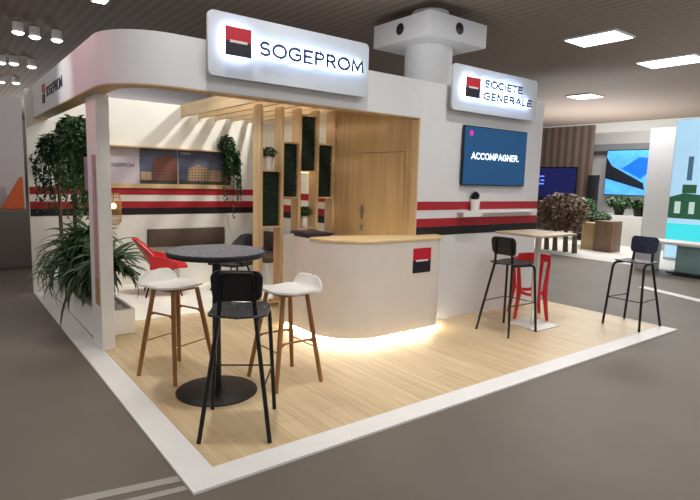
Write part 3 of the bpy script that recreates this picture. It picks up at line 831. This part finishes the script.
# neighbouring booths to the right
darkw = stripe_mat('slat_wood', (112, 92, 80), (82, 68, 60), .3, 1, .7)
tag(MB().box(18, 18.15, 7.9, 10.4, HZ, 3.9).build('slatted_screen', darkw), 'tall brown slatted wood screen in the booth beyond the right wall end', 'screen wall')
t = thing('display_screen', 'dark blue display screen in front of the brown slatted wood', 'television', (17.5, 9, 1.2))
MB().box(17.5, 17.58, 8.12, 10.2, 1.2, 2.38, .01).build('frame', screenb, t)
MB().box(17.49, 17.499, 8.16, 10.16, 1.24, 2.34).build('screen_panel', mat('far_navy', (10, 14, 60), .4, emit=(12, 18, 80), es=.6), t)
for z_, w_ in ((2.0, .22), (1.85, .16), (1.72, .25)):
    MB().box(17.48, 17.489, 9.42, 9.42+w_, z_, z_+.05).build('screen_line', mat('far_blue', (90, 120, 255), .4, emit=(90, 120, 255), es=1.2), t)
MB().tube([(17.54, 9.1, HZ), (17.54, 9.1, 1.21)], .05, 10).build('stand', blackm, t)
tag(MB().box(17.8, 17.95, 7.48, 7.85, HZ, 2.1, .01).build('display_totem', blackp), 'narrow black display totem beside the brown slatted screen', 'totem')
tag(MB().box(19, 19.15, 2.6, 8.9, HZ, 3.7).build('booth_wall', mat('booth_wall', (186, 184, 182), .7)), 'pale wall of the far booth behind the aircraft screen', 'booth wall')
tag(MB().box(18.7, 18.999, 2.6, 8.6, 3.0, 3.25).build('booth_band', mat('booth_band', (122, 124, 128), .6)), 'grey horizontal band along the top of the far booth wall', 'band')
t = thing('picture_screen', 'large bright blue picture screen with dark diagonal shape in the far booth', 'screen', (18.5, 6.8, 1.4))
MB().box(18.5, 18.58, 5.93, 7.58, 1.40, 3.02, .01).build('frame', screenb, t)
p_ = MB().box(18.485, 18.499, 5.96, 7.55, 1.43, 2.99).build('screen_panel', mat('far_sky', (70, 150, 225), .4, emit=(70, 150, 225), es=.75, var=.5, scale=2.2), t)
def facex(x, pts, name, m, parent):
    mb = MB(); a = [mb.bm.verts.new((x, y, z)) for y, z in pts]; b = [mb.bm.verts.new((x-.004, y, z)) for y, z in pts]
    mb.bm.faces.new(a); mb.bm.faces.new(b[::-1])
    for i in range(len(pts)): mb.bm.faces.new((a[i], a[(i+1) % len(pts)], b[(i+1) % len(pts)], b[i]))
    return mb.build(name, m, parent)
facex(18.484, [(7.55, 2.75), (7.35, 2.45), (6.2, 1.85), (6.15, 1.62), (7.0, 1.85), (7.55, 2.0)], 'dark_shape', mat('far_wing', (22, 26, 40), .4), p_)
facex(18.484, [(7.0, 2.35), (6.4, 2.75), (5.98, 2.7), (5.98, 2.3), (6.3, 2.0)], 'blue_shape', mat('far_deep_blue', (10, 90, 220), .4, emit=(10, 90, 220), es=.8), p_)
tag(MB().box(15, 15.9, 4.55, 6.15, HZ, .86, .02).build('white_counter', white), 'white counter with round green shrubs in the far booth', 'counter')
tag(MB().box(13, 13.4, 4.82, 5.22, HZ, .72, .01).build('wooden_crate', wood('crate_wood', (168, 142, 98), (186, 160, 116), 'z')), 'pale wooden crate in the far booth, left of the darker one', 'crate')
tag(MB().box(12.9, 13.4, 4.32, 4.80, HZ, .8, .01).build('wooden_crate', wood('crate_brown', (116, 90, 72), (134, 106, 84), 'z')), 'darker brown wooden crate in the far booth, right of the pale one', 'crate')
def shrub(label, x, y, z, r, base=None):
    t = thing('round_shrub', label, 'shrub', (x, y, z if base is None else base))
    m_ = MB(); m_.raw = 1; leafs_cloud(m_, blob((x, y, z), (r, r, r*.55), 900), .09, .1); m_.build('foliage', leafm, t)
    MB().lathe([(0, 0), (.12, 0), (.16, .22), (0, .22)], (x, y, base), 16).tube([(x, y, base+.2), (x, y, z)], .02, 6).build('pot', blackp, t)
shrub('round green shrub next to the brown slatted screen', 15.3, 6.6, 1.12, .46, HZ)
MBt = shrub('round green shrub on the far counter, beneath the blue picture screen', 15.4, 5.42, 1.24, .36, .861)
shrub('round green shrub beside the pale column of the far booth', 15.3, 4.80, 1.22, .23, .861)
shrub('low grey green shrub above the wooden crates', 13.9, 5.3, .82, .38, HZ)
t = thing('brown_leaf_tree', 'brown leafed indoor tree cluster just beyond the small rectangular table', 'tree', (11.9, 5.1, HZ))
m_ = MB(); m_.raw = 1; leafs_cloud(m_, blob((11.9, 5.15, 1.05), (.4, .7, .5), 1600), .12, .1); m_.build('foliage', mat('leaf_autumn', (132, 110, 92), .7, var=.4), t)
for y_ in (4.75, 5.0, 5.3, 5.55):
    MB().tube([(11.9, y_, HZ), (11.9, y_+.03, .5), (11.9, y_-.02, 1.0)], [.07, .055, .04], 8).build('trunk', bark, t)
t = thing('booth_column', 'tall pale grey square column of the far booth on the right', 'column', (15.0, 4.1, HZ))
MB().box(15.0, 15.5, 3.65, 4.55, HZ, 3.35, .01).build('column', gray, t)
t = thing('lit_banner', 'tall light blue backlit banner at the right picture edge', 'banner', (13, 2.6, HZ))
MB().box(13, 13.1, 1.9, 3.08, HZ, 3.32, .01).build('frame', gray, t)
p_ = MB().box(12.988, 12.999, 1.92, 3.06, .05, 3.3).build('banner_face', mat('banner_sky', (160, 200, 226), .5, emit=(160, 200, 226), es=.65, var=.08, scale=1), t)
facex(12.987, [(3.06, 1.0), (2.2, 1.0), (2.2, 1.55), (2.75, 1.6), (3.06, 1.5)], 'green_block', mat('banner_green', (40, 92, 66), .5, emit=(40, 92, 66), es=.3), p_)
facex(12.981, [(2.93, 1.12), (2.8, 1.12), (2.8, 1.4), (2.93, 1.4)], 'white_window', mat('banner_white', (190, 214, 210), .5, emit=(190, 214, 210), es=.4), p_)
facex(12.981, [(2.62, 1.12), (2.5, 1.12), (2.5, 1.4), (2.62, 1.4)], 'white_window', MATS['banner_white'], p_)
facex(12.987, [(2.8, 1.6), (2.5, 1.6), (2.5, 1.8), (2.8, 1.8)], 'green_block', MATS['banner_green'], p_)
facex(12.987, [(2.73, 1.9), (2.62, 1.9), (2.62, 2.45), (2.73, 2.45)], 'green_block', mat('banner_slate', (74, 112, 140), .5, emit=(74, 112, 140), es=.3), p_)
facex(12.987, [(3.06, .45), (2.0, .45), (2.0, .88), (3.06, .88)], 'turquoise_block', mat('banner_teal', (60, 210, 220), .5, emit=(60, 210, 220), es=.6), p_)
t = thing('display_table', 'white display table at the right picture edge before the lit banner', 'table', (10.8, 1.9, HZ))
MB().box(10.6, 11.2, .6, 2.75, .58, .64, .01).build('tabletop', white, t)
MB().box(10.7, 11.1, 1.0, 1.9, HZ, .579, .01).build('base', mat('pale_teal', (128, 158, 160), .5, var=.1), t)
MB().box(10.7, 11.1, 2.35, 2.7, HZ, .579, .01).build('base', gray, t)
MB().box(10.55, 11.2, 0.4, 2.0, .02, .05).build('foot', blackm, t)
tag(MB().box(11.2, 18.9, -3, 8.8, HZ, HZ+.004).build('booth_carpet', mat('pale_carpet', (206, 204, 198), .8)), 'pale carpet of the far booth on the right', 'carpet')
tag(MB().prism([(6.95, -3), (7.2, -3), (8.75, 1.6), (8.55, 1.6)], HZ, HZ+.008).build('floor_strip', kerb), 'thin white strip on the hall floor beyond the platform end', 'floor strip')
painted_sheen = mat('painted_sheen', (158, 154, 146), .5)  # light reflection on the hall floor, painted as pale flat strips
tag(MB().prism([(-.004, .17), (-.004, .235), (-1.2, .47), (-1.2, .40)], HZ, HZ+.003).build('floor_reflection', painted_sheen), 'painted pale reflection strip on the hall floor at the near platform corner, the farther of two', 'painted_sheen')
tag(MB().prism([(-.004, .065), (-.004, .115), (-1.2, .31), (-1.2, .26)], HZ, HZ+.003).build('floor_reflection', painted_sheen), 'painted pale reflection strip on the hall floor at the near platform corner, the nearer of two', 'painted_sheen')

# left neighbour
struct('wall_left', MB().box(-4.5, .3, 9.0, 9.2, HZ, 3.0), mat('neighbour_grey', (190, 184, 188), .8), 'grey partition of the neighbouring stand on the left')
tag(MB().box(-3.0, .28, 8.4, 8.99, HZ, 1.0, .02).build('low_cabinet', mat('cabinet_grey', (118, 112, 110), .7)), 'low dark grey cabinet before the neighbouring partition on the left', 'cabinet')
t = thing('cushion', 'orange triangular cushion on the low grey cabinet at the left edge', 'cushion', (.05, 8.7, 1.001))
m_ = MB(); m_.prism([(-.12, 1.03), (-.10, 1.002), (.2, 1.002), (.22, 1.04), (.22, 1.58), (.18, 1.58)], 0, .14, XZ(8.7))
m_.build('cushion_body', mat('orange', (198, 92, 50), .8), t, bevel=.02)

# ------------------------------------------------------------------ lights
def area(name, loc, size, power, col=(1, 1, 1), rot=(0, 0, 0), spread=None, sy=None):
    l = bpy.data.lights.new(name, 'AREA'); l.energy = power; l.color = col; l.shape = 'RECTANGLE'; l.size = size; l.size_y = sy or size
    if spread: l.spread = spread
    o = bpy.data.objects.new(name, l); C.objects.link(o); o.location = loc; o.rotation_euler = rot; return o
def spotl(name, loc, target, power, col, ang, blend=.5, r=.05):
    l = bpy.data.lights.new(name, 'SPOT'); l.energy = power; l.color = col; l.spot_size = math.radians(ang); l.spot_blend = blend; l.shadow_soft_size = r
    o = bpy.data.objects.new(name, l); C.objects.link(o); o.location = loc
    o.rotation_euler = (Vector(target)-Vector(loc)).to_track_quat('-Z', 'Y').to_euler(); return o
WARM = (1, .93, .82)
area('hall_light', (2.5, -3.0, 5.2), 4.0, 150, (.96, .98, 1), sy=3)
area('hall_light', (-4.0, 1.5, 5.2), 3.0, 70, (1, .96, .92))
area('hall_light', (9.0, 1.0, 5.2), 3.0, 130, (1, .98, .95))
area('hall_light', (15.0, 5.0, 5.2), 4.0, 500, (1, .98, .95))
area('hall_light', (-1.5, 11.0, 5.2), 4.0, 160, (1, .96, .93))
# unseen upward fill lights, added to brighten the ceiling and far hall
for loc, sz, pw, col in (((-6, -7, 2.4), 3, 700, (1, .86, .78)), ((8, -8, 2.4), 3, 600, (.93, .97, 1)), ((4.6, 4.0, 2.5), 1.6, 120, (.9, .95, 1)), ((-8, 8, 2.4), 3, 330, (1, .80, .72)), ((14, -6, 2.4), 3, 600, (.88, .95, 1)), ((25, 12, .8), 5, 1100, (1, 1, .98)), ((25, 0, .8), 5, 700, (1, 1, .98)), ((8, 32, 1.0), 6, 1800, (.92, .95, 1)), ((-3, 24, 1.0), 5, 250, (1, .9, .85))):
    area('ceiling_fill', loc, sz, pw, col, (PI, 0, 0))
area('lounge_fill', (1.6, 4.0, 4.4), 1.6, 55, (1, .98, .93))
spotl('lounge_light', (3.7, 3.9, 4.3), (2.0, 5.9, 1.6), 290, (1, .98, .92), 100, .5, .12)
spotl('lounge_light', (1.6, 3.6, 4.6), (1.6, 4.7, .0), 300, (1, .98, .93), 52, .9, .15)
spotl('shelf_glow', (2.97, 3.70, 1.74), (3.41, 4.26, 1.62), 5, (1, .88, .6), 70, .8, .03)
spotl('divider_fill', (1.2, .2, 5.1), (2.7, 3.5, 1.4), 200, (1, .96, .88), 38, .8, .1)  # unseen spot added to brighten the front of the divider
spotl('table_light', (.6, .9, 5.0), (1.0, 1.2, 0), 220, (1, .96, .88), 70, .8, .1)
spotl('platform_light', (3.8, .2, 5.0), (4.0, .9, 0), 240, (1, .96, .90), 80, .8, .1)
spotl('fascia_light', (-1.3, 3.7, 3.5), (.09, 3.65, 2.62), 75, (1, .99, .96), 34, 1, .05)
spotl('pink_light', (-1.5, 3.0, 3.2), (.10, 2.75, 2.6), 34, (1, .30, .42), 75, 1, .1)
w = bpy.data.worlds.new('World'); bpy.context.scene.world = w; w.use_nodes = True
w.node_tree.nodes['Background'].inputs[0].default_value = (.95, .97, 1, 1); w.node_tree.nodes['Background'].inputs[1].default_value = .6

# ------------------------------------------------------------------ camera
cam = bpy.data.cameras.new('Camera'); co = bpy.data.objects.new('Camera', cam); C.objects.link(co)
cam.sensor_width = 36; cam.sensor_fit = 'HORIZONTAL'; cam.lens = 27.7409
yaw, pitch, roll = .6540036, -.130164, .0283939
F = Vector((math.sin(yaw)*math.cos(pitch), math.cos(yaw)*math.cos(pitch), math.sin(pitch)))
Rt = Vector((math.cos(yaw), -math.sin(yaw), 0)); Up = Rt.cross(F)
r_ = Rt*math.cos(roll)+Up*math.sin(roll); u_ = -Rt*math.sin(roll)+Up*math.cos(roll)
co.matrix_world = Matrix(((r_.x, u_.x, -F.x, -1.00902), (r_.y, u_.y, -F.y, -2.64219), (r_.z, u_.z, -F.z, 1.70), (0, 0, 0, 1)))
cam.clip_end = 200
S = bpy.context.scene; S.camera = co
S.view_settings.view_transform = 'Standard'; S.view_settings.look = 'None'; S.view_settings.gamma = 1; S.view_settings.use_curve_mapping = False
S.view_settings.exposure = 0.12
